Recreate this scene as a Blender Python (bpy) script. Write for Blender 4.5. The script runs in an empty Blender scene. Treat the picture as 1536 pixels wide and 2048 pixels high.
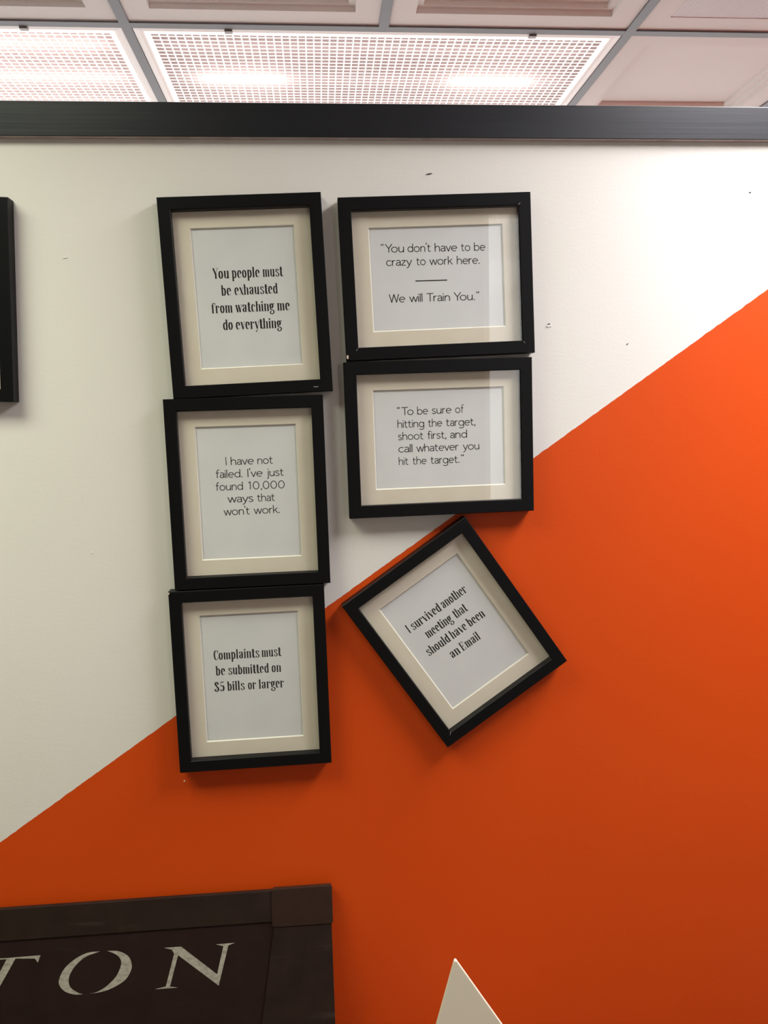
import bpy, math, random
from mathutils import Vector, Matrix

sc = bpy.context.scene
col = sc.collection
PI = math.pi
EYE = 1.78                      # height of the camera above the floor
CEIL = EYE + 0.937              # underside of the ceiling grid

# ------------------------------------------------------------------ camera
cam_data = bpy.data.cameras.new('camera')
cam_data.sensor_fit = 'VERTICAL'
cam_data.sensor_height = 36.0
cam_data.lens = 36.0 * 1581.94 / 2048.0
cam_data.clip_start = 0.02
cam = bpy.data.objects.new('camera', cam_data)
col.objects.link(cam)
cR = Vector((0.99639, -0.0817, -0.02294))
cU = Vector((0.03193, 0.11056, 0.99336))
cF = Vector((0.07862, 0.99051, -0.11277))
cam.matrix_world = Matrix(((cR.x, cU.x, -cF.x, 0.0),
                           (cR.y, cU.y, -cF.y, -1.19312),
                           (cR.z, cU.z, -cF.z, EYE),
                           (0, 0, 0, 1)))
sc.camera = cam

# ------------------------------------------------------------------ world, exposure, lamp strengths
world = bpy.data.worlds.new('world')
sc.world = world
world.use_nodes = True
world.node_tree.nodes['Background'].inputs[0].default_value = (1.0, 0.985, 0.98, 1)
world.node_tree.nodes['Background'].inputs[1].default_value = 3.2  # strength set so the added far opening brightens the ceiling
sc.view_settings.view_transform = 'Standard'
sc.view_settings.look = 'None'
sc.view_settings.gamma = 1.0
sc.view_settings.use_curve_mapping = False
sc.view_settings.exposure = 0.0
sc.cycles.use_denoising = True
sc.cycles.max_bounces = 8
sc.cycles.diffuse_bounces = 4
sc.cycles.caustics_reflective = False
sc.cycles.caustics_refractive = False

LEFT_PANEL = ((0.95, 1.0, 0.86), 2.3)        # colour, strength of the lit acrylic panels on this side
RIGHT_PANEL = ((0.98, 0.95, 1.0), 7.0)
LEFT_LAMP = ((0.96, 1.0, 0.78), 16.5)        # colour, watts of the lamp under each of those panels
RIGHT_LAMP = ((0.98, 0.94, 0.98), 40.0)
LEFT_SPREAD, RIGHT_SPREAD = math.radians(133), math.radians(152)
TUBE = ((1.0, 0.95, 0.93), 10.0)             # fluorescent tubes beyond the partition
TUBE_DIM = ((1.0, 0.95, 0.93), 3.6)
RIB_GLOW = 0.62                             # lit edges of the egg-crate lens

# ------------------------------------------------------------------ helpers
class MB:
    def __init__(self):
        self.v = []; self.f = []; self.m = []
    def face(self, pts, mi=0):
        i = len(self.v); self.v += [tuple(p) for p in pts]
        self.f.append(tuple(range(i, i + len(pts)))); self.m.append(mi)
    def box(self, x0, x1, y0, y1, z0, z1, mi=0):
        i = len(self.v)
        self.v += [(x0, y0, z0), (x1, y0, z0), (x1, y1, z0), (x0, y1, z0),
                   (x0, y0, z1), (x1, y0, z1), (x1, y1, z1), (x0, y1, z1)]
        for q in ((0, 3, 2, 1), (4, 5, 6, 7), (0, 1, 5, 4), (1, 2, 6, 5), (2, 3, 7, 6), (3, 0, 4, 7)):
            self.f.append(tuple(i + k for k in q)); self.m.append(mi)
    def prism_xz(self, pts, y0, y1, mi=0):
        """polygon in x,z (seen from -y counter-clockwise) pulled from y0 (front) to y1 (back)"""
        n = len(pts); i = len(self.v)
        self.v += [(p[0], y0, p[1]) for p in pts] + [(p[0], y1, p[1]) for p in pts]
        self.f.append(tuple(range(i, i + n))); self.m.append(mi)
        self.f.append(tuple(range(i + 2 * n - 1, i + n - 1, -1))); self.m.append(mi)
        for k in range(n):
            k2 = (k + 1) % n
            self.f.append((i + k, i + n + k, i + n + k2, i + k2)); self.m.append(mi)
    def ring(self, w, h, profile, mi=0):
        """sweep a closed profile [(inset, y)] round a w x h rectangle in x,z"""
        i = len(self.v); n = len(profile)
        for sx, sz in ((-1, 1), (1, 1), (1, -1), (-1, -1)):
            for t, y in profile:
                self.v.append((sx * (w / 2 - t), y, sz * (h / 2 - t)))
        for c in range(4):
            a = i + c * n; b = i + ((c + 1) % 4) * n
            for k in range(n):
                k2 = (k + 1) % n
                self.f.append((a + k, b + k, b + k2, a + k2)); self.m.append(mi)
    def tube(self, p, q, r, n=12, mi=0):
        p = Vector(p); q = Vector(q); d = (q - p).normalized()
        a = d.orthogonal().normalized(); b = d.cross(a)
        i = len(self.v)
        for e in (p, q):
            for k in range(n):
                t = 2 * PI * k / n
                self.v.append(tuple(e + a * r * math.cos(t) + b * r * math.sin(t)))
        for k in range(n):
            k2 = (k + 1) % n
            self.f.append((i + k, i + k2, i + n + k2, i + n + k)); self.m.append(mi)
        self.f.append(tuple(range(i + n - 1, i - 1, -1))); self.m.append(mi)
        self.f.append(tuple(range(i + n, i + 2 * n))); self.m.append(mi)
    def build(self, name, mats, parent=None, loc=None, bevel=0.0, recalc=True):
        me = bpy.data.meshes.new(name)
        me.from_pydata(self.v, [], self.f)
        if not isinstance(mats, (list, tuple)): mats = [mats]
        for m in mats: me.materials.append(m)
        for p, mi in zip(me.polygons, self.m): p.material_index = mi
        if recalc:
            import bmesh
            bm = bmesh.new(); bm.from_mesh(me)
            bmesh.ops.recalc_face_normals(bm, faces=bm.faces)
            bm.to_mesh(me); bm.free()
        me.update()
        o = bpy.data.objects.new(name, me)
        col.objects.link(o)
        if parent is not None: o.parent = parent
        if loc is not None: o.location = loc
        if bevel > 0:
            b = o.modifiers.new('bevel', 'BEVEL'); b.width = bevel; b.segments = 2; b.limit_method = 'ANGLE'
        return o

def empty(name, loc, roty=0.0):
    o = bpy.data.objects.new(name, None); col.objects.link(o)
    o.empty_display_size = 0.05
    o.location = loc; o.rotation_euler = (0, roty, 0)
    return o

def tag(o, label, cat, group=None):
    o['label'] = label; o['category'] = cat
    if group: o['group'] = group
    return o

def structure(o):
    o['kind'] = 'structure'
    return o

# ------------------------------------------------------------------ materials
def mat(name, rgb, rough=0.6, spec=0.5, metal=0.0):
    m = bpy.data.materials.new(name); m.use_nodes = True
    b = m.node_tree.nodes['Principled BSDF']
    b.inputs['Base Color'].default_value = (*rgb, 1)
    b.inputs['Roughness'].default_value = rough
    b.inputs['Specular IOR Level'].default_value = spec
    b.inputs['Metallic'].default_value = metal
    return m

def nodes(m):
    nt = m.node_tree
    return nt, nt.nodes, nt.links, nt.nodes['Principled BSDF']

def noise(nt, scale, detail=3.0, stretch=None, coord='Object'):
    N = nt.nodes; L = nt.links
    tc = N.new('ShaderNodeTexCoord')
    mp = N.new('ShaderNodeMapping')
    if stretch: mp.inputs['Scale'].default_value = stretch
    L.new(tc.outputs[coord], mp.inputs[0])
    no = N.new('ShaderNodeTexNoise')
    no.inputs['Scale'].default_value = scale; no.inputs['Detail'].default_value = detail
    L.new(mp.outputs[0], no.inputs['Vector'])
    return no

def ramp(nt, src, stops):
    r = nt.nodes.new('ShaderNodeValToRGB')
    e = r.color_ramp.elements
    while len(e) < len(stops): e.new(0.5)
    for k, (p, c) in enumerate(stops):
        e[k].position = p; e[k].color = (*c, 1)
    nt.links.new(src, r.inputs[0])
    return r

def bump(nt, src, strength, dist, b):
    bp = nt.nodes.new('ShaderNodeBump')
    bp.inputs['Strength'].default_value = strength; bp.inputs['Distance'].default_value = dist
    nt.links.new(src, bp.inputs['Height']); nt.links.new(bp.outputs[0], b.inputs['Normal'])

def emit(name, rgb, strength):
    m = bpy.data.materials.new(name); m.use_nodes = True
    nt = m.node_tree; nt.nodes.clear()
    e = nt.nodes.new('ShaderNodeEmission'); o = nt.nodes.new('ShaderNodeOutputMaterial')
    e.inputs[0].default_value = (*rgb, 1); e.inputs[1].default_value = strength
    nt.links.new(e.outputs[0], o.inputs[0])
    return m

def mix_noise_mat(name, c0, c1, scale, rough=0.6, stretch=None, lo=0.35, hi=0.65, bstr=0.0, bdist=0.001, bscale=None, spec=0.5):
    m = mat(name, c0, rough, spec); nt, N, L, b = nodes(m)
    no = noise(nt, scale, 4, stretch)
    r = ramp(nt, no.outputs['Fac'], [(lo, c0), (hi, c1)])
    L.new(r.outputs[0], b.inputs['Base Color'])
    if bstr:
        n2 = noise(nt, bscale or scale, 3, stretch)
        bump(nt, n2.outputs['Fac'], bstr, bdist, b)
    return m

# two-tone painted wall: cream above an oblique edge, orange below it
LINE_A, LINE_B = 0.6792, EYE - 0.2819
M_wall = mat('two_tone_paint', (0.8, 0.77, 0.7), 0.5, 0.22)
def _wall():
    nt, N, L, b = nodes(M_wall)
    tc = N.new('ShaderNodeTexCoord'); sx = N.new('ShaderNodeSeparateXYZ')
    L.new(tc.outputs['Object'], sx.inputs[0])
    mul = N.new('ShaderNodeMath'); mul.operation = 'MULTIPLY_ADD'
    mul.inputs[1].default_value = LINE_A; mul.inputs[2].default_value = LINE_B
    L.new(sx.outputs['X'], mul.inputs[0])
    sub = N.new('ShaderNodeMath'); sub.operation = 'SUBTRACT'
    L.new(sx.outputs['Z'], sub.inputs[0]); L.new(mul.outputs[0], sub.inputs[1])
    wob = noise(nt, 90, 3)
    w2 = N.new('ShaderNodeMath'); w2.operation = 'MULTIPLY_ADD'
    w2.inputs[1].default_value = 0.003; w2.inputs[2].default_value = -0.0015
    L.new(wob.outputs['Fac'], w2.inputs[0])
    add = N.new('ShaderNodeMath'); add.operation = 'ADD'
    L.new(sub.outputs[0], add.inputs[0]); L.new(w2.outputs[0], add.inputs[1])
    st = N.new('ShaderNodeMapRange'); st.inputs['From Min'].default_value = -0.0003; st.inputs['From Max'].default_value = 0.0003
    L.new(add.outputs[0], st.inputs['Value'])
    n1 = noise(nt, 2.2, 4)
    cream = ramp(nt, n1.outputs['Fac'], [(0.3, (0.79, 0.765, 0.69)), (0.7, (0.83, 0.80, 0.74))])
    orange = ramp(nt, n1.outputs['Fac'], [(0.3, (0.66, 0.069, 0.004)), (0.7, (0.70, 0.077, 0.005))])
    mx = N.new('ShaderNodeMix'); mx.data_type = 'RGBA'
    L.new(st.outputs[0], mx.inputs['Factor'])
    L.new(orange.outputs[0], mx.inputs['A']); L.new(cream.outputs[0], mx.inputs['B'])
    L.new(mx.outputs['Result'], b.inputs['Base Color'])
    st1 = noise(nt, 260, 2, (1, 1, 1)); st2 = noise(nt, 55, 3, (1, 1, 3.0))
    ad = N.new('ShaderNodeMath'); ad.operation = 'ADD'
    L.new(st1.outputs['Fac'], ad.inputs[0]); L.new(st2.outputs['Fac'], ad.inputs[1])
    bump(nt, ad.outputs[0], 0.10, 0.0010, b)
_wall()

M_cap = mat('black_gloss_paint', (0.007, 0.009, 0.012), 0.34, 0.45)
def _cap():
    nt, N, L, b = nodes(M_cap)
    n = noise(nt, 60, 4, (0.06, 1, 4.0))
    bump(nt, n.outputs['Fac'], 0.07, 0.0010, b)
    r = ramp(nt, n.outputs['Fac'], [(0.3, (0.33,) * 3), (0.7, (0.38,) * 3)])
    L.new(r.outputs[0], b.inputs['Roughness'])
_cap()
M_cap_under = mix_noise_mat('bare_board_edge', (0.42, 0.33, 0.30), (0.55, 0.47, 0.43), 40, 0.8)
M_black = mat('black_wood_frame', (0.0045, 0.0046, 0.0048), 0.42, 0.14)
def _blk():
    nt, N, L, b = nodes(M_black)
    n = noise(nt, 120, 3, (1, 1, 1)); bump(nt, n.outputs['Fac'], 0.06, 0.0006, b)
_blk()
M_mat = mix_noise_mat('cream_mat_board', (0.84, 0.75, 0.60), (0.87, 0.785, 0.64), 30, 0.85, bstr=0.1, bdist=0.0003, bscale=700, spec=0.2)
M_core = mat('white_mat_core', (0.88, 0.84, 0.72), 0.8, 0.2)
M_paper = mix_noise_mat('white_paper', (0.79, 0.787, 0.78), (0.83, 0.823, 0.81), 16, 0.75, bstr=0.25, bdist=0.0012, bscale=26, spec=0.3)
M_ink = mat('black_ink', (0.007, 0.0065, 0.006), 0.6, 0.2)
M_chip = mat('bare_wood_chip', (0.72, 0.58, 0.45), 0.8)
M_sliver = mat('glint_and_scuff', (0.35, 0.35, 0.36), 0.5)  # pale colour of the painted mitre highlights and of a scuff
M_glass = bpy.data.materials.new('picture_glass'); M_glass.use_nodes = True
def _glass():
    nt = M_glass.node_tree; nt.nodes.clear(); N = nt.nodes; L = nt.links
    o = N.new('ShaderNodeOutputMaterial'); mx = N.new('ShaderNodeMixShader')
    t = N.new('ShaderNodeBsdfTransparent'); t.inputs[0].default_value = (0.995, 1.0, 0.995, 1)
    g = N.new('ShaderNodeBsdfGlossy'); g.inputs['Roughness'].default_value = 0.015
    fr = N.new('ShaderNodeFresnel'); fr.inputs[0].default_value = 1.75
    ge = N.new('ShaderNodeNewGeometry'); inv = N.new('ShaderNodeMath'); inv.operation = 'SUBTRACT'; inv.inputs[0].default_value = 1.0
    L.new(ge.outputs['Backfacing'], inv.inputs[1])
    ml = N.new('ShaderNodeMath'); ml.operation = 'MULTIPLY'; L.new(fr.outputs[0], ml.inputs[0]); L.new(inv.outputs[0], ml.inputs[1])
    L.new(ml.outputs[0], mx.inputs[0]); L.new(t.outputs[0], mx.inputs[1]); L.new(g.outputs[0], mx.inputs[2])
    L.new(mx.outputs[0], o.inputs[0])
_glass()
M_tbar = mat('grey_grid_metal', (0.15, 0.147, 0.158), 0.5, 0.4)
M_tile = mat('pale_ceiling_tile', (0.775, 0.74, 0.715), 0.8, 0.2)
M_ribtile = mat('ribbed_grey_panel', (0.62, 0.56, 0.57), 0.55, 0.4)
M_white_steel = mat('white_enamel', (0.86, 0.80, 0.77), 0.35, 0.5)
M_pan = mat('grey_lamp_pan', (0.6, 0.54, 0.53), 0.5)
M_latch = mat('dark_latch', (0.25, 0.22, 0.2), 0.4)
M_tube = emit('lit_tube', *TUBE)
M_tube_dim = emit('failing_tube', *TUBE_DIM)
M_left_panel = emit('lit_acrylic_panel_left', *LEFT_PANEL)
M_right_panel = emit('lit_acrylic_panel_right', *RIGHT_PANEL)

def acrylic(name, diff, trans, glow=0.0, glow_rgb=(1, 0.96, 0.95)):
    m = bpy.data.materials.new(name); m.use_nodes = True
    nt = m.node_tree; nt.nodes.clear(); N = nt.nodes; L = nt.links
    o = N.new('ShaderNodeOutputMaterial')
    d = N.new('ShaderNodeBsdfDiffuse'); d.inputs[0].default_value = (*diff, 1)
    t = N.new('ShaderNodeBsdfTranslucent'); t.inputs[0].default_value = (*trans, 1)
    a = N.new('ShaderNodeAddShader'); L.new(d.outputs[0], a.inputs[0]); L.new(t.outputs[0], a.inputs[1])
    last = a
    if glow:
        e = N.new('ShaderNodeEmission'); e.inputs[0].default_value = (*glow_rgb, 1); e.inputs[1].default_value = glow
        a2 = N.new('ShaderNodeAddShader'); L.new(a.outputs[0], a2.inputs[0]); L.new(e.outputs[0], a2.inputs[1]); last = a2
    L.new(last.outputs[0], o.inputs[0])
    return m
M_lens = acrylic('frosted_lens', (0.17, 0.15, 0.145), (0.52, 0.47, 0.46))
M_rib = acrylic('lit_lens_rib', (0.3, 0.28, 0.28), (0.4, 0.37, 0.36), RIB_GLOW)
M_floor = mix_noise_mat('grey_carpet', (0.16, 0.155, 0.15), (0.22, 0.21, 0.20), 60, 0.95)
M_room = mix_noise_mat('plain_room_paint', (0.33, 0.31, 0.29), (0.36, 0.34, 0.32), 3, 0.8)
M_desk = mix_noise_mat('dark_desk_laminate', (0.10, 0.065, 0.045), (0.13, 0.085, 0.06), 12, 0.6, (0.2, 3, 1))
M_desk_leg = mat('black_desk_steel', (0.02, 0.02, 0.02), 0.5)
M_plate = mat('matte_white_plastic', (0.90, 0.83, 0.66), 0.5, 0.4)
def worn(name, c0, c1, cw, scale, amount):
    m = mat(name, c0, 0.6, 0.2); nt, N, L, b = nodes(m)
    n1 = noise(nt, 25, 4); base = ramp(nt, n1.outputs['Fac'], [(0.35, c0), (0.65, c1)])
    n2 = noise(nt, scale, 6, (0.25, 1, 1.6))
    f = ramp(nt, n2.outputs['Fac'], [(amount, (0, 0, 0)), (amount + 0.12, (1, 1, 1))])
    mx = N.new('ShaderNodeMix'); mx.data_type = 'RGBA'
    mm = N.new('ShaderNodeMath'); mm.operation = 'MULTIPLY'; mm.inputs[1].default_value = 0.5
    L.new(f.outputs[0], mm.inputs[0]); L.new(mm.outputs[0], mx.inputs['Factor'])
    L.new(base.outputs[0], mx.inputs['A']); mx.inputs['B'].default_value = (*cw, 1)
    L.new(mx.outputs['Result'], b.inputs['Base Color'])
    bump(nt, n2.outputs['Fac'], 0.2, 0.0008, b)
    return m
M_rail = worn('worn_dark_brown_rail', (0.017, 0.009, 0.0062), (0.023, 0.0125, 0.0085), (0.055, 0.04, 0.03), 38, 0.60)
M_panel = worn('dark_brown_canvas', (0.016, 0.0068, 0.0052), (0.020, 0.009, 0.0065), (0.022, 0.015, 0.012), 50, 0.62)
M_bracket = mix_noise_mat('brown_enamel_corner', (0.026, 0.013, 0.008), (0.031, 0.016, 0.010), 40, 0.5, spec=0.25)
M_letter = bpy.data.materials.new('worn_cream_paint'); M_letter.use_nodes = True
def _letter():
    nt, N, L, b = nodes(M_letter)
    b.inputs['Roughness'].default_value = 0.8; b.inputs['Specular IOR Level'].default_value = 0.2
    n = noise(nt, 150, 6, (1, 1, 1.6))
    r = ramp(nt, n.outputs['Fac'], [(0.30, (0.25, 0.225, 0.18)), (0.52, (0.36, 0.34, 0.275)), (0.75, (0.42, 0.40, 0.33))])
    L.new(r.outputs[0], b.inputs['Base Color'])
_letter()

# ------------------------------------------------------------------ the setting
X0, X1, Y0, Y1 = -3.457, 3.827, -2.217, 2.639
f = MB(); f.box(X0 - .1, X1 + .1, Y0 - .1, Y1 + .1, -0.1, 0.0); structure(f.build('floor', M_floor))
for nm, b in (('wall_left', (X0 - .1, X0, Y0 - .1, Y1 + .1)), ('wall_right', (X1, X1 + .1, Y0 - .1, Y1 + .1)),
              ):
    w = MB(); w.box(*b, 0.0, CEIL + 0.3); structure(w.build(nm, M_room))
# far side of the open room: low sill, header and a long unseen opening added to brighten the ceiling
w = MB(); w.box(X0, X1, Y1, Y1 + .1, 0, .7); w.box(X0, X1, Y1, Y1 + .1, CEIL - .1, CEIL + .3); structure(w.build('wall_far', M_room))
w = MB(); FX0, FX1, FZ0, FZ1 = .71, 1.08, 1.40, CEIL - .05         # wall behind the viewer, with a narrow opening added for its reflection in the glass
w.box(X0, FX0, Y0 - .1, Y0, 0, CEIL + .3); w.box(FX1, X1, Y0 - .1, Y0, 0, CEIL + .3)
w.box(FX0, FX1, Y0 - .1, Y0, 0, FZ0); w.box(FX0, FX1, Y0 - .1, Y0, FZ1, CEIL + .3); structure(w.build('wall_front', M_room))
w = MB()
for b in ((FX0, FX0 + .03, FZ0, FZ1), (FX1 - .03, FX1, FZ0, FZ1), (FX0 + .03, FX1 - .03, FZ0, FZ0 + .03), (FX0 + .03, FX1 - .03, FZ1 - .03, FZ1)):
    w.box(b[0], b[1], Y0 - .09, Y0 - .03, b[2], b[3])
w2 = structure(w.build('added_window_2', M_white_steel))
w = MB(); w.box(FX0 + .03, FX1 - .03, Y0 - .062, Y0 - .058, FZ0 + .03, FZ1 - .03); w.build('pane', M_glass, w2)
win = MB()
for k in range(6):
    u = X0 + (X1 - X0) * k / 5; win.box(max(X0, u - .03), min(X1, u + .03), Y1 + .02, Y1 + .08, .7, CEIL - .1)
win.box(X0, X1, Y1 + .02, Y1 + .08, .7, .76); win.box(X0, X1, Y1 + .02, Y1 + .08, CEIL - .16, CEIL - .1)
win = structure(win.build('added_window_1', M_white_steel))
w = MB(); w.box(X0, X1, Y1 + .045, Y1 + .051, .76, CEIL - .16); w.build('pane', M_glass, win)
# the two-tone partition with its black cap board
PTOP = EYE + 0.4070
w = MB(); w.box(X0, X1, 0.0, 0.10, 0.0, PTOP); wall = structure(w.build('wall_back', M_wall))
cap = MB(); cap.box(X0, X1, -0.010, 0.11, EYE + 0.4050, EYE + 0.4520)
capo = cap.build('trim_1', [M_cap, M_cap_under], bevel=0.0012)
for p in capo.data.polygons:
    if p.normal.z < -0.9: p.material_index = 1
structure(capo)
# nicks in the paint
M_nick = mat('grey_nick', (0.06, 0.055, 0.05), 0.7); M_pnick = mat('pale_nick', (0.9, 0.88, 0.85), 0.6)
def nick(x, z, w_, h_, ang, m):
    b = MB(); n = 9; c, s = math.cos(ang), math.sin(ang); pts = []
    for k in range(n):
        t = 2 * PI * k / n; rr = 0.75 + 0.25 * math.sin(3.1 * k + x * 40)
        u = w_ / 2 * math.cos(t) * rr; v = h_ / 2 * math.sin(t) * rr
        pts.append((x + u * c - v * s, EYE + z + u * s + v * c))
    b.prism_xz(pts, -0.0008, 0.0005); b.build('paint_nick', m, wall)
nick(0.172, 0.3585, 0.012, 0.0022, 0.16, M_nick); nick(0.661, 0.3325, 0.0035, 0.0025, 0, M_nick)
nick(-0.341, -0.1824, 0.0025, 0.003, 0.3, M_pnick); nick(-0.352, 0.243, 0.007, 0.0014, 0.1, M_pnick); nick(0.351, 0.1415, 0.005, 0.0018, -0.1, M_nick)
nick(0.351, 0.1385, 0.010, 0.004, 0.2, M_pnick); nick(0.473, 0.110, 0.004, 0.002, 0.5, M_nick)
nick(0.2368, 0.396, 0.003, 0.002, 0, M_pnick); nick(-0.225, -0.545, 0.003, 0.003, 0, M_pnick)

# ceiling: grid bars, plain boards elsewhere, coffered tiles where they show
PX, PY, PITCH = 0.185, 0.818, 0.607
HB = 0.012
xs = [PX + PITCH * k for k in range(-6, 7)]; ys = [PY + PITCH * k for k in range(-5, 4)]
LIGHTS = {}   # cells taken by lamps: (column, row) of the first of two cells along x
taken = set()
spans_x = {(-1, 0), (-3, 0), (-3, -3)}; spans_y = {(1, -3)}
for cx, cy in spans_x: taken |= {(cx, cy), (cx + 1, cy)}
for cx, cy in spans_y: taken |= {(cx, cy), (cx, cy + 1)}
coffered = {(-2, -1), (-1, -1), (0, -1), (1, 0), (2, 0)}
ribbed = {(1, -1), (2, -1)}
cl = MB()
for i, x in zip(range(-6, 7), xs):
    for j in range(-5, 3):
        if (i - 1, j) in spans_x: continue            # a long lamp bridges this bar
        cl.box(x - HB, x + HB, PY + PITCH * j - (HB if (i - 1, j - 1) in spans_x else 0), PY + PITCH * (j + 1) + (HB if (i - 1, j + 1) in spans_x else 0), CEIL, CEIL + 0.004)
for i in range(len(xs) - 1):
    for j, y in zip(range(-5, 4), ys):
        if (i - 6, j - 1) in spans_y: continue
        cl.box(xs[i] + HB, xs[i + 1] - HB, y - HB, y + HB, CEIL + 0.0003, CEIL + 0.004)
for i in range(-6, 6):
    for j in range(-5, 3):
        if (i, j) in taken or (i, j) in coffered or (i, j) in ribbed: continue
        x = PX + PITCH * i; y = PY + PITCH * j
        cl.box(x + .002, x + PITCH - .002, y + .002, y + PITCH - .002, CEIL + 0.004, CEIL + 0.02, 1)
cl.box(X0, X1, Y0, Y1, CEIL + 0.27, CEIL + 0.29, 1)
ceiling = structure(cl.build('ceiling', [M_tbar, M_tile]))
def rect_loop(x, y, inset, z):
    a = inset; b = PITCH - inset
    return [(x + a, y + a, z), (x + b, y + a, z), (x + b, y + b, z), (x + a, y + b, z)]
def coffer(i, j, rib=False):
    x = PX + PITCH * i; y = PY + PITCH * j; z = CEIL + 0.0045
    steps = [(0.004, z), (0.070, z), (0.072, z + .010), (0.086, z + .010), (0.088, z + .020), (0.102, z + .020), (0.104, z + .030)]
    if rib: steps = [(0.004, z), (0.072, z), (0.074, z + .0015)]
    b = MB(); loops = [rect_loop(x, y, a, zz) for a, zz in steps]
    for A, B in zip(loops, loops[1:]):
        for k in range(4):
            k2 = (k + 1) % 4
            b.face([A[k], A[k2], B[k2], B[k]])
    if not rib:
        b.face(loops[-1])
        b.build('ceiling_tile', M_tile, ceiling, recalc=False)
    else:
        o = b.build('ceiling_tile', M_tile, ceiling, recalc=False)
        r = MB(); a = 0.074; n = 46; L = PITCH - 2 * a; zz = z + 0.0015
        for k in range(n):
            u0 = x + a + L * k / n; u1 = x + a + L * (k + 0.5) / n; u2 = x + a + L * (k + 1) / n
            r.face([(u0, y + a, zz), (u1, y + a, zz - .0010), (u1, y + PITCH - a, zz - .0010), (u0, y + PITCH - a, zz)])
            r.face([(u1, y + a, zz - .0010), (u2, y + a, zz), (u2, y + PITCH - a, zz), (u1, y + PITCH - a, zz - .0010)])
        r.build('ribbed_panel', M_ribtile, o, recalc=False)
for c in coffered: coffer(*c)
for c in ribbed: coffer(*c, rib=True)

# ------------------------------------------------------------------ ceiling lights
def troffer(i, j, label, kind):
    """2 x 4 ft recessed fixture filling cells (i,j),(i+1,j); origin at its corner under the grid"""
    x = PX + PITCH * i + HB + .001; y = PY + PITCH * j + HB + .001
    W = 2 * PITCH - 2 * HB - .002; D = PITCH - 2 * HB - .002
    if kind == 'right': W, D = D, W
    t = tag(empty('ceiling_light', (x + W / 2, y + D / 2, CEIL)), label, 'ceiling light', 'recessed ceiling lights')
    hw, hd = W / 2, D / 2
    h = MB()                                    # housing: white pan open below
    for b in ((-hw, hw, -hd, -hd + .004, .012, .15), (-hw, hw, hd - .004, hd, .012, .15),
              (-hw, -hw + .004, -hd + .004, hd - .004, .012, .15), (hw - .004, hw, -hd + .004, hd - .004, .012, .15),
              (-hw, hw, -hd, hd, .15, .155)): h.box(*b)
    h.build('housing', M_pan, t)
    fr = MB(); a = 0.022                        # door frame with a sloping inner lip
    def loop(ins, z): return [(-hw + ins, -hd + ins, z), (hw - ins, -hd + ins, z), (hw - ins, hd - ins, z), (-hw + ins, hd - ins, z)]
    Ls = [loop(0, .012), loop(0, .002), loop(.014, .001), loop(.016, .005), loop(.022, .006), loop(.022, .012)]
    for A, B in zip(Ls, Ls[1:] + Ls[:1]):
        for k in range(4):
            k2 = (k + 1) % 4; fr.face([A[k], A[k2], B[k2], B[k]])
    fr.build('door_frame', M_white_steel, t)
    lw, ld = hw - a, hd - a
    if kind == 'crate':
        ln = MB(); ln.box(-lw, lw, -ld, ld, .0085, .0115)
        lens = ln.build('lens', M_lens, t)
        r = MB(); nx, ny = 57, 27; e = 0.012
        r.box(-lw, lw, -ld, -ld + e, .0035, .0085); r.box(-lw, lw, ld - e, ld, .0035, .0085)
        r.box(-lw, -lw + e, -ld + e, ld - e, .0035, .0085); r.box(lw - e, lw, -ld + e, ld - e, .0035, .0085)
        for k in range(1, nx):
            u = -lw + e + (2 * lw - 2 * e) * k / nx; r.box(u - .0017, u + .0017, -ld + e, ld - e, .0070, .0085)
        for k in range(1, ny):
            v = -ld + e + (2 * ld - 2 * e) * k / ny; r.box(-lw + e, lw - e, v - .0011, v + .0011, .0066, .0085)
        r.build('egg_crate_ribs', M_rib, lens)
        for v in (-.19, 0.0, .19):
            tb = MB()
            if label.startswith('wide'):
                tb.tube((-lw + .03, v, .052), (lw - .03, v, .052), .013, mi=1)
            else:
                tb.tube((-lw + .03, v, .052), (lw - .03, v, .052), .013, mi=0)
            tb.build('fluorescent_tube', [M_tube, M_tube_dim], t)
            if label.startswith('wide') and v == 0.0:
                for u in (-.36, .33):
                    g = MB(); g.tube((u - .12, v, .050), (u + .12, v, .050), .022); g.build('glowing_tube_end', M_tube, t)
        for u in (-.37, .37):
            k = MB(); k.box(u - .009, u + .009, -hd + .000, -hd + .012, -.0035, .002); k.build('latch', M_latch, t)
    else:
        ln = MB(); ln.box(-lw, lw, -ld, ld, .006, .010)
        ln.build('lens', {'left': M_left_panel, 'right': M_right_panel}[kind], t)
        la = bpy.data.lights.new('lamp', 'AREA'); la.shape = 'RECTANGLE'; la.size = 2 * lw - .02; la.size_y = 2 * ld - .02
        la.color, la.energy = {'left': LEFT_LAMP, 'right': RIGHT_LAMP}[kind]
        la.spread = LEFT_SPREAD if kind == 'left' else RIGHT_SPREAD
        lo = bpy.data.objects.new('lamp', la); col.objects.link(lo); lo.parent = t; lo.location = (0, 0, .004)
    return t
troffer(-1, 0, 'wide recessed ceiling light with egg-crate lens in the middle above the black cap board', 'crate')
troffer(-3, 0, 'bright egg-crate ceiling light at the upper left, cut by the picture edge', 'crate')
troffer(-3, -3, 'ceiling light panel on this side of the partition, above to the left', 'left')
troffer(1, -3, 'ceiling light panel on this side of the partition, above to the right', 'right')

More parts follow.
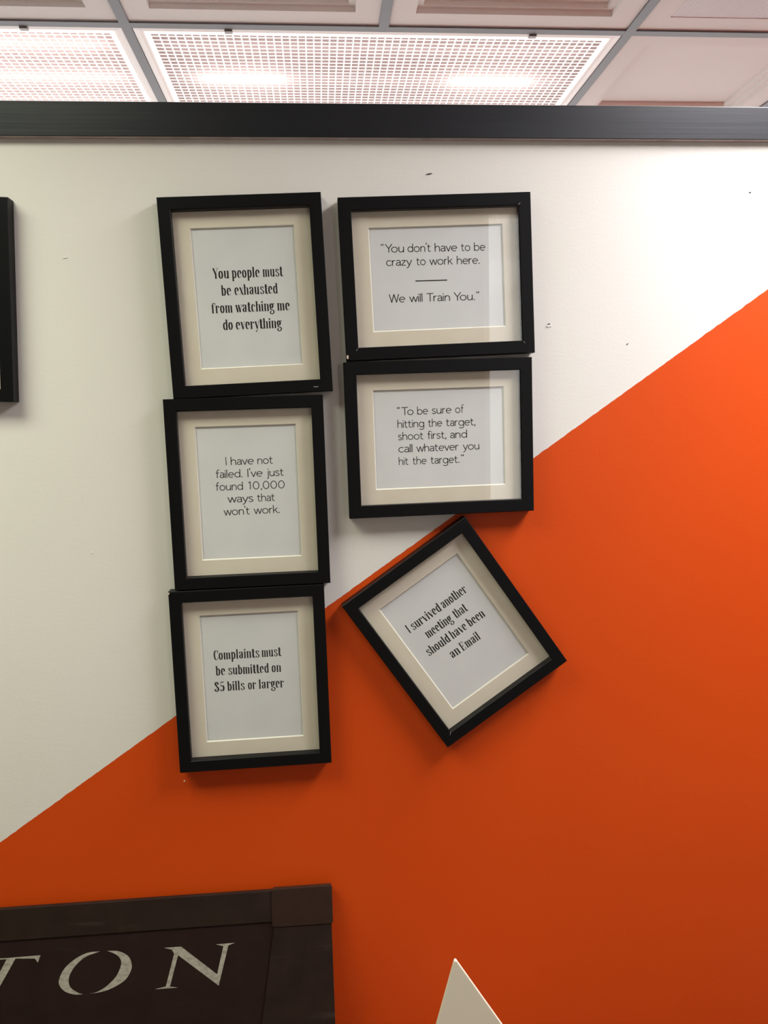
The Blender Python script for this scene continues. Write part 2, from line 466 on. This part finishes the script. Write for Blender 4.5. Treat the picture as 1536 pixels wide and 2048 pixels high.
# ------------------------------------------------------------------ lettering engine
def cr(pts, n=7):
    """Catmull-Rom through the points"""
    P = [Vector(p) for p in pts]; P = [2 * P[0] - P[1]] + P + [2 * P[-1] - P[-2]]
    out = []
    for i in range(1, len(P) - 2):
        a, b, c, d = P[i - 1], P[i], P[i + 1], P[i + 2]
        for k in range(n):
            t = k / n
            out.append(0.5 * ((2 * b) + (c - a) * t + (2 * a - 5 * b + 4 * c - d) * t * t + (3 * b - a - 3 * c + d) * t ** 3))
    out.append(P[-2]); return [(p.x, p.y) for p in out]
def arc(cx, cy, rx, ry, a0, a1, n=22):
    return [(cx + rx * math.cos(math.radians(a0 + (a1 - a0) * k / n)), cy + ry * math.sin(math.radians(a0 + (a1 - a0) * k / n))) for k in range(n + 1)]
def oval(cx, cy, rx, ry, n=28): return arc(cx, cy, rx, ry, 0, 360, n)
def ribbon(mb, pts, pen, place, closed=False):
    """pen = (half width across, half width up): elliptical nib drawn along the line"""
    q = [pts[0]]
    for p in pts[1:]:
        if (p[0] - q[-1][0]) ** 2 + (p[1] - q[-1][1]) ** 2 > 1e-8: q.append(p)
    for i in range(1, len(q) - 1):            # break at sharp corners, keeping both ends square
        ax, ay = q[i][0] - q[i - 1][0], q[i][1] - q[i - 1][1]; bx, by = q[i + 1][0] - q[i][0], q[i + 1][1] - q[i][1]
        if ax * bx + ay * by < 0.72 * math.hypot(ax, ay) * math.hypot(bx, by):
            ribbon(mb, q[:i + 1], pen, place); ribbon(mb, q[i:], pen, place)
            if pen[0] == pen[1]: disc(mb, q[i], pen[0], pen[1], place, 10)
            return
    closed = closed or (len(q) > 4 and (q[0][0] - q[-1][0]) ** 2 + (q[0][1] - q[-1][1]) ** 2 < 1e-6)
    L = []; Rr = []
    n = len(q)
    for i in range(n):
        if closed: a = q[(i - 1) % (n - 1)]; b = q[(i + 1) % (n - 1)]
        else: a = q[max(0, i - 1)]; b = q[min(n - 1, i + 1)]
        dx, dy = b[0] - a[0], b[1] - a[1]; l = math.hypot(dx, dy) or 1
        nx, ny = -dy / l, dx / l
        h = math.sqrt((pen[0] * nx) ** 2 + (pen[1] * ny) ** 2)
        L.append((q[i][0] + nx * h, q[i][1] + ny * h)); Rr.append((q[i][0] - nx * h, q[i][1] - ny * h))
    for i in range(n - 1):
        mb.face([place(Rr[i]), place(Rr[i + 1]), place(L[i + 1]), place(L[i])])
def disc(mb, c, rx, ry, place, n=14):
    mb.face([place((c[0] + rx * math.cos(2 * PI * k / n), c[1] + ry * math.sin(2 * PI * k / n))) for k in range(n)])

S = (0.046, 0.046)
def sans(ch):
    X = 0.63
    A = {
     'a': ([cr([(.07, .53), (.14, .61), (.27, .64), (.40, .59), (.45, .46), (.455, .30), (.46, .12), (.48, 0)]),
            cr([(.455, .37), (.30, .375), (.13, .33), (.05, .20), (.10, .08), (.22, .04), (.36, .09), (.455, .21)])], .55),
     'b': ([[(.06, 1.0), (.06, 0)], oval(.335, .335, .275, .295)], .69),
     'c': ([arc(.335, .335, .28, .295, 48, 318)], .60),
     'd': ([[(.62, 1.0), (.62, 0)], oval(.345, .335, .275, .295)], .73),
     'e': ([[(.06, .35), (.60, .35)], arc(.335, .335, .28, .295, 3, 312)], .68),
     'f': ([cr([(.40, .985), (.30, .985), (.20, .93), (.165, .80), (.16, .6)]) + [(.16, 0)], [(0, .62), (.36, .62)]], .42),
     'g': ([oval(.335, .335, .275, .295), cr([(.61, .64), (.61, .30), (.61, -.02), (.55, -.20), (.36, -.27), (.17, -.24), (.08, -.19)])], .70),
     'h': ([[(.06, 1.0), (.06, 0)], cr([(.06, .40), (.13, .54), (.28, .63), (.43, .60), (.52, .48), (.53, .30)]) + [(.53, 0)]], .64),
     'i': ([[(.06, .66), (.06, 0)]], .18), 'j': ([cr([(.14, .66), (.14, .2), (.14, -.12), (.10, -.23), (-.03, -.25)])], .26),
     'k': ([[(.06, 1.0), (.06, 0)], [(.49, .655), (.07, .29)], [(.22, .42), (.52, 0)]], .57),
     'l': ([[(.06, 1.0), (.06, 0)]], .18),
     'n': ([[(.06, .66), (.06, 0)], cr([(.06, .40), (.13, .54), (.28, .63), (.43, .60), (.52, .48), (.53, .30)]) + [(.53, 0)]], .64),
     'o': ([oval(.345, .335, .295, .295)], .74),
     'r': ([[(.06, .66), (.06, 0)], cr([(.06, .38), (.12, .53), (.23, .62), (.36, .625)])], .42),
     's': ([cr([(.42, .56), (.34, .62), (.22, .635), (.10, .58), (.08, .47), (.18, .38), (.33, .31), (.43, .22), (.41, .10), (.28, .04), (.15, .05), (.04, .12)])], .54),
     't': ([cr([(.15, .86), (.15, .5), (.15, .2), (.19, .08), (.28, .04), (.40, .06)]), [(0, .62), (.38, .62)]], .46),
     'u': ([cr([(.06, .66), (.06, .35), (.08, .15), (.18, .05), (.33, .05), (.46, .13), (.52, .28)]), [(.53, .66), (.53, 0)]], .65),
     'v': ([[(.02, .66), (.27, 0.02), (.52, .66)]], .55), 'w': ([[(.02, .66), (.23, .02), (.43, .63), (.63, .02), (.84, .66)]], .87),
     'y': ([[(.02, .66), (.29, .04)], cr([(.55, .66), (.29, .02), (.18, -.18), (.10, -.25), (.0, -.25)])], .58),
     'z': ([[(.04, .61), (.44, .61), (.04, .05), (.48, .05)]], .54),
     'Y': ([[(.02, 1.0), (.36, .46), (.70, 1.0)], [(.36, .48), (.36, 0)]], .66), 'T': ([[(0, .95), (.72, .95)], [(.36, .97), (.36, 0)]], .68),
     'W': ([[(.02, 1.0), (.26, .02), (.51, .97), (.76, .02), (1.0, 1.0)]], 1.02), 'I': ([[(.08, 1.0), (.08, 0)]], .22),
     '1': ([[(.03, .80), (.22, .97), (.22, 0)]], .5), '0': ([oval(.37, .49, .32, .455)], .86),
     '.': ([], .20), ',': ([cr([(.10, .07), (.09, -.02), (.05, -.13)])], .26), "'": ([[(.07, 1.04), (.05, .84)]], .16),
     '<': ([], .32), '>': ([], .32)}
    st, w = A[ch]; dots = []
    if ch in 'ij': dots = [((.06 if ch == 'i' else .14), .87, .062, .062)]
    if ch == '.': dots = [(.09, .06, .068, .068)]
    if ch == ',': dots = [(.10, .06, .066, .066)]
    if ch == "'": dots = [(.07, 1.03, .066, .05)]
    if ch in '<>':
        for k in (0.07, 0.25):
            if ch == '<': dots.append((k, .86, .058, .055)); st = st + [cr([(k - .035, .87), (k - .01, .96), (k + .045, 1.02)])]
            else: dots.append((k, .98, .058, .055)); st = st + [cr([(k + .035, .97), (k + .01, .89), (k - .045, .82)])]
    return st, dots, w

P1 = (0.064, 0.016)     # didone nib: fat uprights, hairline crossings
HL = (0.015, 0.015)
def didone(ch):
    X = .725
    s = lambda x: ([(x, 0), (x, X)], P1)
    foot = lambda x, y=.012, a=.088: ([(x - a, y), (x + a, y)], HL)
    flag = lambda x, y: ([(x - .105, y - .013), (x, y - .013)], HL)
    arch = lambda x0, x1: (cr([(x0 + .02, .58), (x0 + .09, .68), (x1 - .05, .705), (x1 - .012, .665)]), (.022, .017))
    leg = lambda x: (cr([(x - .035, .67), (x - .006, .61), (x, .5)]) + [(x, 0)], P1)
    d = []
    if ch == 'o': G = [(oval(.19, .362, .125, .348), P1)]; w = .44
    elif ch == 'e': G = [(arc(.19, .362, .125, .348, 8, 262), P1), ([(.09, .385), (.345, .385)], HL), (cr([(.17, .016), (.27, .06), (.34, .17)]), HL)]; w = .42
    elif ch == 'c': G = [(arc(.19, .362, .125, .348, 62, 262), P1), (cr([(.17, .016), (.27, .06), (.33, .17)]), HL)]; d = [(.29, .57, .062, .075)]; w = .40
    elif ch == 'a': G = [(cr([(.07, .60), (.13, .69), (.22, .71), (.295, .63), (.30, .45)]) + [(.30, .10)], P1), (cr([(.30, .44), (.20, .40), (.10, .30), (.09, .15), (.14, .04), (.22, .05), (.30, .16)]), (.062, .016)), (cr([(.30, .12), (.34, .02), (.43, .05)]), HL)]; d = [(.085, .57, .062, .075)]; w = .46
    elif ch == 'b': G = [([(.09, 0), (.09, 1.0)], P1), flag(.09, 1.0), (arc(.20, .362, .125, .348, 130, -130), P1)]; w = .45
    elif ch == 'd': G = [([(.325, 0), (.325, 1.0)], P1), flag(.325, 1.0), foot(.37, .012, .06), (arc(.20, .362, .125, .348, 50, 310), P1)]; w = .46
    elif ch == 'p': G = [([(.09, -.30), (.09, X)], P1), foot(.09, -.29), flag(.09, X), (arc(.20, .362, .125, .348, 130, -130), P1)]; w = .45
    elif ch == 'n': G = [s(.09), flag(.09, X), foot(.09), arch(.09, .33), leg(.33), foot(.33)]; w = .47
    elif ch == 'm': G = [s(.09), flag(.09, X), foot(.09), arch(.09, .31), leg(.31), foot(.31), arch(.31, .53), leg(.53), foot(.53)]; w = .68
    elif ch == 'h': G = [([(.09, 0), (.09, 1.0)], P1), flag(.09, 1.0), foot(.09), arch(.09, .33), leg(.33), foot(.33)]; w = .47
    elif ch == 'u': G = [([(.09, X), (.09, .2)], P1), (cr([(.09, .22), (.10, .10), (.16, .03), (.24, .05), (.32, .2)]), (.055, .016)), flag(.09, X), s(.33), flag(.33, X), foot(.38, .012, .06)]; w = .48
    elif ch == 'r': G = [s(.09), flag(.09, X), foot(.09), (cr([(.10, .52), (.16, .65), (.24, .70), (.30, .66)]), (.03, .017))]; d = [(.29, .60, .062, .078)]; w = .39
    elif ch == 'i': G = [s(.09), flag(.09, X), foot(.09)]; d = [(.09, .90, .082, .078)]; w = .24
    elif ch == 'l': G = [([(.09, 0), (.09, 1.0)], P1), flag(.09, 1.0), foot(.09)]; w = .24
    elif ch == 't': G = [(cr([(.12, .92), (.12, .5), (.12, .2), (.14, .06), (.21, .02), (.28, .08)]), (.076, .018)), ([(.0, .70), (.28, .70)], (.02, .022))]; w = .31
    elif ch == 'f': G = [([(.10, 0), (.10, .80)], P1), (cr([(.10, .78), (.12, .92), (.20, .985), (.29, .95)]), (.04, .017)), foot(.10), ([(.0, .705), (.27, .705)], HL)]; d = [(.29, .90, .06, .07)]; w = .33
    elif ch == 's': G = [(cr([(.30, .62), (.23, .70), (.13, .69), (.09, .58), (.12, .46), (.22, .36), (.31, .25), (.30, .09), (.21, .02), (.11, .04), (.06, .12)]), (.052, .026))]; d = [(.30, .57, .042, .06), (.07, .15, .048, .066)]; w = .42
    elif ch == 'g': G = [(oval(.17, .49, .105, .22), (.07, .017)), (cr([(.12, .28), (.07, .19), (.12, .12), (.26, .08), (.35, -.02), (.33, -.20), (.19, -.29), (.07, -.23), (.05, -.12), (.13, -.01)]), (.05, .04)), (cr([(.25, .64), (.31, .71), (.36, .71)]), HL)]; d = [(.375, .68, .05, .055)]; w = .43
    elif ch == 'v': G = [([(.06, X), (.20, 0)], P1), ([(.20, 0), (.34, X)], HL), ([(.0, X - .015), (.15, X - .015)], HL), ([(.27, X - .015), (.41, X - .015)], HL)]; w = .40
    elif ch == 'w': G = [([(.06, X), (.18, 0)], P1), ([(.18, 0), (.29, X)], HL), ([(.27, X), (.39, 0)], P1), ([(.39, 0), (.52, X)], HL), ([(.0, X - .015), (.14, X - .015)], HL), ([(.45, X - .015), (.58, X - .015)], HL)]; w = .57
    elif ch == 'x': G = [([(.07, X), (.30, 0)], P1), ([(.04, 0), (.33, X)], HL), ([(.0, X - .015), (.15, X - .015)], HL), ([(.22, .014), (.39, .014)], HL)]; w = .40
    elif ch == 'y': G = [([(.06, X), (.20, .02)], P1), (cr([(.34, X), (.20, .0), (.16, -.18), (.11, -.26)]), HL), ([(.0, X - .015), (.15, X - .015)], HL), ([(.27, X - .015), (.41, X - .015)], HL)]; d = [(.10, -.22, .06, .065)]; w = .40
    elif ch == 'Y': G = [([(.06, 1.0), (.24, .42)], P1), ([(.24, .42), (.41, 1.0)], HL), ([(.24, 0), (.24, .46)], P1), foot(.24), ([(-.02, .986), (.16, .986)], HL), ([(.33, .986), (.49, .986)], HL)]; w = .46
    elif ch == 'C': G = [(arc(.24, .5, .155, .485, 70, 290), P1), (cr([(.26, .985), (.36, .93), (.40, .72)]), (.03, .02)), ([(.405, .70), (.405, .99)], HL), (cr([(.27, .016), (.37, .09), (.41, .28)]), (.02, .018))]; w = .46
    elif ch == 'I': G = [([(.10, 0), (.10, 1.0)], P1), foot(.10), foot(.10, .986)]; w = .26
    elif ch == 'E': G = [([(.10, 0), (.10, 1.0)], P1), ([(.0, .984), (.40, .984)], (.02, .020)), ([(.0, .016), (.41, .016)], (.02, .020)), ([(.10, .50), (.29, .50)], (.02, .022)), ([(.385, .99), (.395, .74)], (.028, .02)), ([(.39, .01), (.405, .29)], (.028, .02)), ([(.29, .39), (.29, .61)], (.024, .02))]; w = .54
    elif ch == '5': G = [(cr([(.10, .52), (.19, .60), (.30, .54), (.33, .32), (.28, .08), (.17, .015), (.08, .07)]), (.072, .018)), ([(.10, .96), (.09, .52)], HL), ([(.09, .955), (.36, .955)], (.02, .045))]; d = [(.075, .13, .06, .072)]; w = .44
    elif ch == '$': G = [(cr([(.33, .80), (.27, .95), (.15, .96), (.09, .82), (.13, .66), (.23, .50), (.33, .34), (.31, .10), (.19, .015), (.09, .05), (.05, .16)]), (.066, .03)), ([(.20, 1.06), (.20, -.10)], HL)]; d = [(.335, .76, .05, .075), (.06, .20, .055, .08)]; w = .46
    else: raise KeyError(ch)
    return G, d, w

def word_glyphs(mb, word, style, x0, y0, x1, y1, size, y):
    """draw a word from (x0,y0) to (x1,y1) (baseline ends, metres) at cap height size on the plane at depth y"""
    lay = []; pos = 0.0; lo = 1e9; hi = -1e9
    for ch in word:
        if style == 'sans':
            st, dots, w = sans(ch); st = [(p, S) for p in st]
        else:
            st, dots, w = didone(ch)
        lay.append((pos, st, dots))
        for p, pen in st:
            if style != 'sans' and pen is HL: continue
            lo = min(lo, pos + min(q[0] for q in p) - pen[0]); hi = max(hi, pos + max(q[0] for q in p) + pen[0])
        for q in dots:
            lo = min(lo, pos + q[0] - q[2]); hi = max(hi, pos + q[0] + q[2])
        pos += w
        if style == 'sans' and word.startswith(('Yo', 'To')) and ch in 'YT': pos -= .06
    length = math.hypot(x1 - x0, y1 - y0); ux, uy = (x1 - x0) / length, (y1 - y0) / length
    k = length / (hi - lo)
    if len(word) == 1 and word not in '<>':
        k = size; x0 += ux * (length - k * (hi - lo)) / 2; y0 += uy * (length - k * (hi - lo)) / 2
    for pos, st, dots in lay:
        def place(p, pos=pos):
            u = (p[0] + pos - lo) * k; v = p[1] * size
            return (x0 + u * ux - v * uy, y, y0 + u * uy + v * ux)
        for p, pen in st: ribbon(mb, p, pen, place)
        for q in dots: disc(mb, q[:2], q[2], q[3], place)

WORDS = {1: [["You", -47.1, 28.46, -24.4, 28.4], ["people", -19.38, 28.38, 19.96, 28.28], ["must", 24.84, 28.27, 54.34, 28.19], ["be", -36.22, 4.33, -22.53, 4.33], ["exhausted", -17.85, 4.33, 43.77, 4.33], ["from", -51.81, -20.14, -23.07, -20.17], ["watching", -18.2, -20.18, 37.86, -20.25], ["me", 42.33, -20.25, 59.95, -20.27], ["do", -38.04, -44.3, -24.03, -44.42], ["everything", -19.59, -44.46, 46.87, -45.03]], 3: [["Complaints", -56.19, 28.66, 12.5, 29.02], ["must", 16.42, 29.04, 46.57, 29.2], ["be", -54.03, 4.4, -40.32, 4.39], ["submitted", -35.75, 4.38, 25.05, 4.33], ["on", 29.83, 4.33, 43.68, 4.32], ["$5", -58.21, -20.71, -42.73, -20.67], ["bills", -37.98, -20.66, -12.34, -20.59], ["or", -7.32, -20.57, 5.08, -20.54], ["larger", 9.69, -20.53, 47.54, -20.42]], 4: [["<", -80.7, 39.32, -76.13, 39.25], ["You", -74.76, 39.23, -46.71, 38.84], ["don't", -41.55, 38.76, -6.81, 38.27], ["have", -1.5, 38.2, 32.04, 37.72], ["to", 37.14, 37.65, 51.42, 37.45], ["be", 56.88, 37.37, 73.88, 37.13], ["crazy", -74.01, 20.16, -35.55, 19.72], ["to", -29.79, 19.65, -15.72, 19.49], ["work", -10.18, 19.42, 24.54, 19.02], ["here.", 30.58, 18.95, 64.67, 18.56], ["We", -72.41, -32.37, -48.18, -32.59], ["will", -42.29, -32.64, -22.72, -32.82], ["Train", -17.16, -32.87, 18.31, -33.2], ["You.", 23.79, -33.25, 55.7, -33.54], [">", 57.45, -33.56, 62.38, -33.6]], 5: [["<", -62.48, 35.51, -57.65, 35.55], ["To", -56.26, 35.56, -37.67, 35.71], ["be", -32.08, 35.75, -15.58, 35.88], ["sure", -10.16, 35.92, 19.78, 36.15], ["of", 25.41, 36.2, 39.03, 36.3], ["hitting", -62.44, 17.03, -22.11, 17.02], ["the", -16.78, 17.02, 5.22, 17.02], ["target,", 10.37, 17.02, 56.0, 17.01], ["shoot", -62.4, -1.32, -23.58, -1.28], ["first,", -18.25, -1.28, 11.11, -1.25], ["and", 16.75, -1.24, 42.66, -1.21], ["call", -62.27, -19.81, -40.98, -19.77], ["whatever", -35.18, -19.76, 29.48, -19.65], ["you", 35.33, -19.64, 60.87, -19.59], ["hit", -62.43, -38.62, -47.47, -38.63], ["the", -41.85, -38.63, -20.09, -38.64], ["target.", -14.64, -38.65, 30.14, -38.67], [">", 32.03, -38.67, 37.24, -38.68]], 2: [["I", -32.87, 41.36, -30.29, 41.36], ["have", -24.8, 41.36, 9.22, 41.34], ["not", 14.41, 41.34, 37.44, 41.33], ["failed.", -48.27, 22.81, -8.62, 22.78], ["I've", -1.15, 22.77, 21.29, 22.76], ["just", 26.75, 22.76, 52.64, 22.74], ["found", -49.32, 4.12, -8.79, 4.05], ["10,000", -1.07, 4.04, 52.82, 3.94], ["ways", -32.52, -14.29, 5.57, -14.34], ["that", 10.63, -14.34, 37.78, -14.38], ["won't", -39.24, -33.22, -0.28, -32.97], ["work.", 5.19, -32.93, 43.72, -32.68]], 6: [["I", -59.1, 39.89, -53.23, 39.87], ["survived", -49.94, 39.87, 3.54, 39.72], ["another", 7.3, 39.71, 52.9, 39.59], ["meeting", -38.68, 15.88, 8.66, 15.37], ["that", 13.69, 15.32, 37.48, 15.06], ["should", -54.5, -8.1, -12.98, -8.31], ["have", -8.5, -8.33, 19.46, -8.48], ["been", 24.18, -8.5, 52.85, -8.65], ["an", -27.21, -33.24, -11.68, -33.43], ["Email", -7.56, -33.48, 26.22, -33.9]]}

# ------------------------------------------------------------------ picture frames
FW, FH, FD = 0.230, 0.2802, 0.022         # outside size and depth
OW, OH = 0.1947, 0.2436                    # sight opening
MW, MH = 0.1485, 0.1984                    # mat opening
def picture_frame(n, cx, cz, th, label, style, land=False, mx=0.0, mz=0.0):
    t = tag(empty('picture_frame', (cx, 0, EYE + cz), -th), label, 'picture frame', 'black picture frames on the two-tone wall')
    w, h, ow, oh, mw, mh = (FH, FW, OH, OW, MH, MW) if land else (FW, FH, OW, OH, MW, MH)
    e = (w - ow) / 2
    m = MB()
    m.ring(w, h, [(0, -.0008), (0, -FD + .0009), (.0009, -FD), (e - .0009, -FD), (e, -FD + .0009), (e, -.0008)])
    m.build('moulding', M_black, t)
    g = MB(); g.box(-ow / 2, ow / 2, -.0195, -.0182, -oh / 2, oh / 2); g.build('glass', M_glass, t)
    yf = -FD + .0122; yb = yf + .0018; bw = .0016
    b = MB()
    def loop(ww, hh, y, ox=0, oz=0): return [(ox - ww / 2, y, oz - hh / 2), (ox + ww / 2, y, oz - hh / 2), (ox + ww / 2, y, oz + hh / 2), (ox - ww / 2, y, oz + hh / 2)]
    A = loop(ow, oh, yf); B = loop(mw, mh, yf, mx, mz); C = loop(mw - 2 * bw, mh - 2 * bw, yb, mx, mz)
    for k in range(4):
        k2 = (k + 1) % 4
        b.face([A[k], A[k2], B[k2], B[k]], 0); b.face([B[k], B[k2], C[k2], C[k]], 1)
    mt = b.build('mat_board', [M_mat, M_core], t, recalc=False)
    yp = yb + .0006
    p = MB(); p.box(mx - mw / 2 - .004, mx + mw / 2 + .004, yp, yp + .0004, mz - mh / 2 - .004, mz + mh / 2 + .004)
    pp = p.build('print', M_paper, t)
    if n in WORDS:
        ink = MB()
        size = .0121 if style == 'sans' else .0147
        for wd, x0, y0, x1, y1 in WORDS[n]:
            word_glyphs(ink, wd, style, x0 / 1000, y0 / 1000, x1 / 1000, y1 / 1000, size, yp - .00006)
        if n == 4:
            a, c = (-.03198, -.00273), (.01514, -.00311)
            ink.face([(a[0], yp - .00006, a[1] - .0008), (c[0], yp - .00006, c[1] - .0008), (c[0], yp - .00006, c[1] + .0008), (a[0], yp - .00006, a[1] + .0008)])
        ink.build('lettering', M_ink, pp, recalc=False)
    return t
def chip(t, name, x, z, w, h, m, ang=0.0):
    b = MB(); b.box(-w / 2, w / 2, -.0004, .0004, -h / 2, h / 2)
    o = b.build(name, m, t, (x, -FD, z)); o.rotation_euler = (0, -ang, 0)
f1 = picture_frame(1, -.09715, .18377, .03186, 'upright black frame reading You people must be exhausted, top of the left column', 'didone')
f2 = picture_frame(2, -.1064, -.09901, .00977, 'upright black frame reading I have not failed, middle of the left column', 'sans')
f3 = picture_frame(3, -.11351, -.38085, .01113, 'upright black frame reading Complaints must be submitted, bottom of the left column', 'didone')
f4 = picture_frame(4, .18017, .20874, .02795, 'landscape black frame reading You don\'t have to be crazy to work here', 'sans', True, .0012, .0002)
f5 = picture_frame(5, .18003, -.02535, .01227, 'landscape black frame reading To be sure of hitting the target', 'sans', True, .0008, -.0003)
f6 = picture_frame(6, .19989, -.32521, .60009, 'sharply tilted black frame reading I survived another meeting, across the paint edge', 'didone')
# the frame cut by the left edge of the photograph
th7 = -.045
f7 = picture_frame(7, -.424 - .115 * math.cos(th7), .1805 + .0052, th7, 'black frame at the far left, cut off by the picture edge', 'didone')
chip(f4, 'wood_chip', -.1382, -.1095, .0024, .0048, M_chip); chip(f4, 'joint_highlight', -.1238, -.0995, .0046, .0005, M_sliver, .85)  # thin pale joint strips are highlights painted at the mitres
chip(f4, 'joint_highlight', .1243, -.0992, .0036, .0005, M_sliver, -.8); chip(f4, 'joint_highlight', .1228, .0985, .0042, .0005, M_sliver, .8)
chip(f1, 'scuff', .0905, -.1330, .0068, .0009, M_sliver); chip(f3, 'wood_chip', -.1140, .1375, .0016, .0030, M_chip, -.5)
chip(f6, 'joint_highlight', -.0985, -.1236, .0050, .0005, M_sliver, .78)

# ------------------------------------------------------------------ dark brown sign board on the desk
DESK = 0.72
LEAN = math.radians(10); BL = 0.340                 # the board stands on the desk and leans back on the wall
BXR, BW = -.0035, 1.20
bcx = BXR - BW / 2
t = tag(empty('sign_board', (bcx, -.0725, DESK + .0022)), 'worn dark brown sign board painted with pale letters TON, lower left against the orange wall', 'sign')
t.rotation_euler = (-LEAN, 0, 0)
def bb(name, x0, x1, y0, y1, z0, z1, m, bv=.0008):
    b = MB(); b.box(x0 - bcx, x1 - bcx, y0, y1, z0 + BL, z1 + BL); return b.build(name, m, t, bevel=bv)
pan = bb('panel', BXR - BW + .02, BXR - .02, .0022, .011, -BL + .01, -.02, M_panel)
RH = .0515
bb('top_rail', BXR - BW + .001, BXR - .0012, 0, .009, -RH, -.004, M_rail)
bb('bottom_rail', BXR - BW + .001, BXR - .0012, 0, .012, -BL, -BL + .05, M_rail)
st = MB(); st.prism_xz([(BXR - .128 - bcx, .0505), (BXR - .0002 - bcx, .0505), (BXR - .0016 - bcx, BL - RH - .0004), (BXR - .0905 - bcx, BL - RH - .0004)], -.0003, .012)
st.build('right_stile', M_rail, t, bevel=.0008)
bb('left_stile', BXR - BW + .001, BXR - BW + .10, -.0003, .012, -BL + .0505, -RH - .0004, M_rail)
def corner_plate(x0, x1, z0, z1):
    pts = []
    for cx, cz, a0 in ((x0 + .006, z0 + .006, 180), (x1 - .003, z0 + .003, 270), (x1 - .002, z1 - .002, 0), (x0 + .003, z1 - .003, 90)):
        r = {180: .006, 270: .003, 0: .002, 90: .003}[a0]
        for k in range(6):
            a = math.radians(a0 + 90 * k / 5); pts.append((cx + r * math.cos(a) - bcx, cz + r * math.sin(a) + BL))
    b = MB(); b.prism_xz(pts, -.0016, .0004); b.box(x0 + .003 - bcx, x1 - .001 - bcx, .0002, .0088, z1 - .0012 + BL, z1 + BL)
    return b.build('corner_plate', M_bracket, t, bevel=.0006)
corner_plate(BXR - .0945, BXR + .0008, -.0595, -.0018)
corner_plate(BXR - BW - .001, BXR - BW + .0945, -.0595, -.0018)
OL = [(-361.9, -77.6), (-380.7, -78.5), (-399.5, -86.5), (-416.1, -100.3), (-423.7, -116.0), (-422.2, -125.4), (-414.1, -134.1), (-400.2, -139.1), (-388.5, -139.5), (-395.5, -136.7), (-405.9, -128.9), (-409.3, -119.4), (-406.8, -108.0), (-397.3, -94.8), (-383.1, -84.2), (-366.6, -79.1)]
OR = [(-351.3, -77.7), (-333.7, -79.6), (-319.7, -87.7), (-314.4, -99.8), (-315.8, -110.2), (-325.0, -123.5), (-344.0, -133.7), (-360.5, -138.2), (-379.2, -139.5), (-367.5, -137.7), (-353.3, -130.6), (-339.0, -117.8), (-331.7, -104.3), (-330.4, -93.9), (-336.2, -85.3), (-346.0, -79.9)]
NN = [[(-265.0, -79.5), (-238.8, -79.6), (-243.8, -92.1), (-249.7, -89.3), (-253.2, -83.2)], [(-238.8, -79.6), (-184.8, -125.2), (-182.8, -142.5), (-243.8, -92.1)],
      [(-184.8, -125.2), (-174.2, -83.6), (-166.4, -82.9), (-181.5, -137.9), (-182.8, -142.5)], [(-186.1, -80.1), (-156.0, -79.7), (-166.4, -82.9), (-174.2, -83.6)],
      [(-249.7, -89.3), (-243.8, -92.1), (-257.1, -138.0), (-263.3, -137.5)], [(-263.3, -137.5), (-257.1, -138.0), (-244.8, -140.8), (-280.4, -140.4)]]
TT = [[(-450.7, -76.9), (-454.8, -87.7), (-458.9, -81.4), (-487.8, -79.2), (-499.8, -77.4)], [(-487.8, -79.2), (-511.2, -118.5), (-520.0, -134.0), (-531.9, -136.7), (-522.7, -117.7), (-499.8, -77.4)],
      [(-520.0, -134.0), (-513.6, -139.5), (-542.8, -139.4), (-531.9, -136.7)], [(-499.8, -77.4), (-487.8, -79.2), (-524.7, -79.2), (-533.9, -88.0), (-532.7, -76.5)]]
def half_curve(c):     # close the crescent with a smooth outline
    a = cr(c[:9], 5); b = cr(c[8:] + [c[0]], 5)
    return a[:-1] + b[:-1]
def letter(polys):
    b = MB()
    for k, P in enumerate(polys):
        b.face([(x / 1000 - bcx, .0019 - .00002 * k, z / 1000 + BL) for x, z in P])
    return b.build('letter', M_letter, pan, recalc=False)
letter(TT); letter([half_curve(OL), half_curve(OR)]); letter(NN)

# ------------------------------------------------------------------ pointed white panel, and the desk both stand on
tip, lft, rgt = (.1545, -.694), (.1295, -.782), (.2143, -.7896)
ZB = DESK - EYE
sl = (lft[0] - tip[0]) / (lft[1] - tip[1]); sr = (rgt[0] - tip[0]) / (rgt[1] - tip[1])
bl = (tip[0] + sl * (ZB - tip[1]), ZB); kn = (tip[0] + sr * (-.93 - tip[1]), -.93)
pts = [bl, (kn[0], ZB), kn, (tip[0] + .0028, tip[1] - .0036), (tip[0] + .0012, tip[1] - .0008), (tip[0] - .0006, tip[1] - .0002), (tip[0] - .0022, tip[1] - .0018), (tip[0] - .0030, tip[1] - .0050)]
hx = .17
t = tag(empty('desk_screen', (hx, -.25, DESK)), 'thin white panel with a pointed top in front of the orange wall, bottom edge', 'panel')
b = MB(); b.prism_xz([(p[0] - hx, p[1] + EYE - DESK) for p in pts], -.002, .0038); b.build('plate', M_plate, t, bevel=.0005)
b = MB(); b.box(bl[0] + .02 - hx, kn[0] - .02 - hx, .0040, .07, 0, .004); b.build('foot', M_plate, t)
t = tag(empty('desk', (0.0, -.35, 0)), 'dark desk below the frame of the picture, under the sign board and white panel', 'desk')
b = MB(); b.box(-1.35, .75, -.33, .345, DESK - .03, DESK); b.build('desktop', M_desk, t, bevel=.002)
for sx in (-1.3, .70):
    for sy in (-.28, .29):
        b = MB(); b.box(sx - .025, sx + .025, sy - .025, sy + .025, 0, DESK - .03); b.build('leg', M_desk_leg, t)
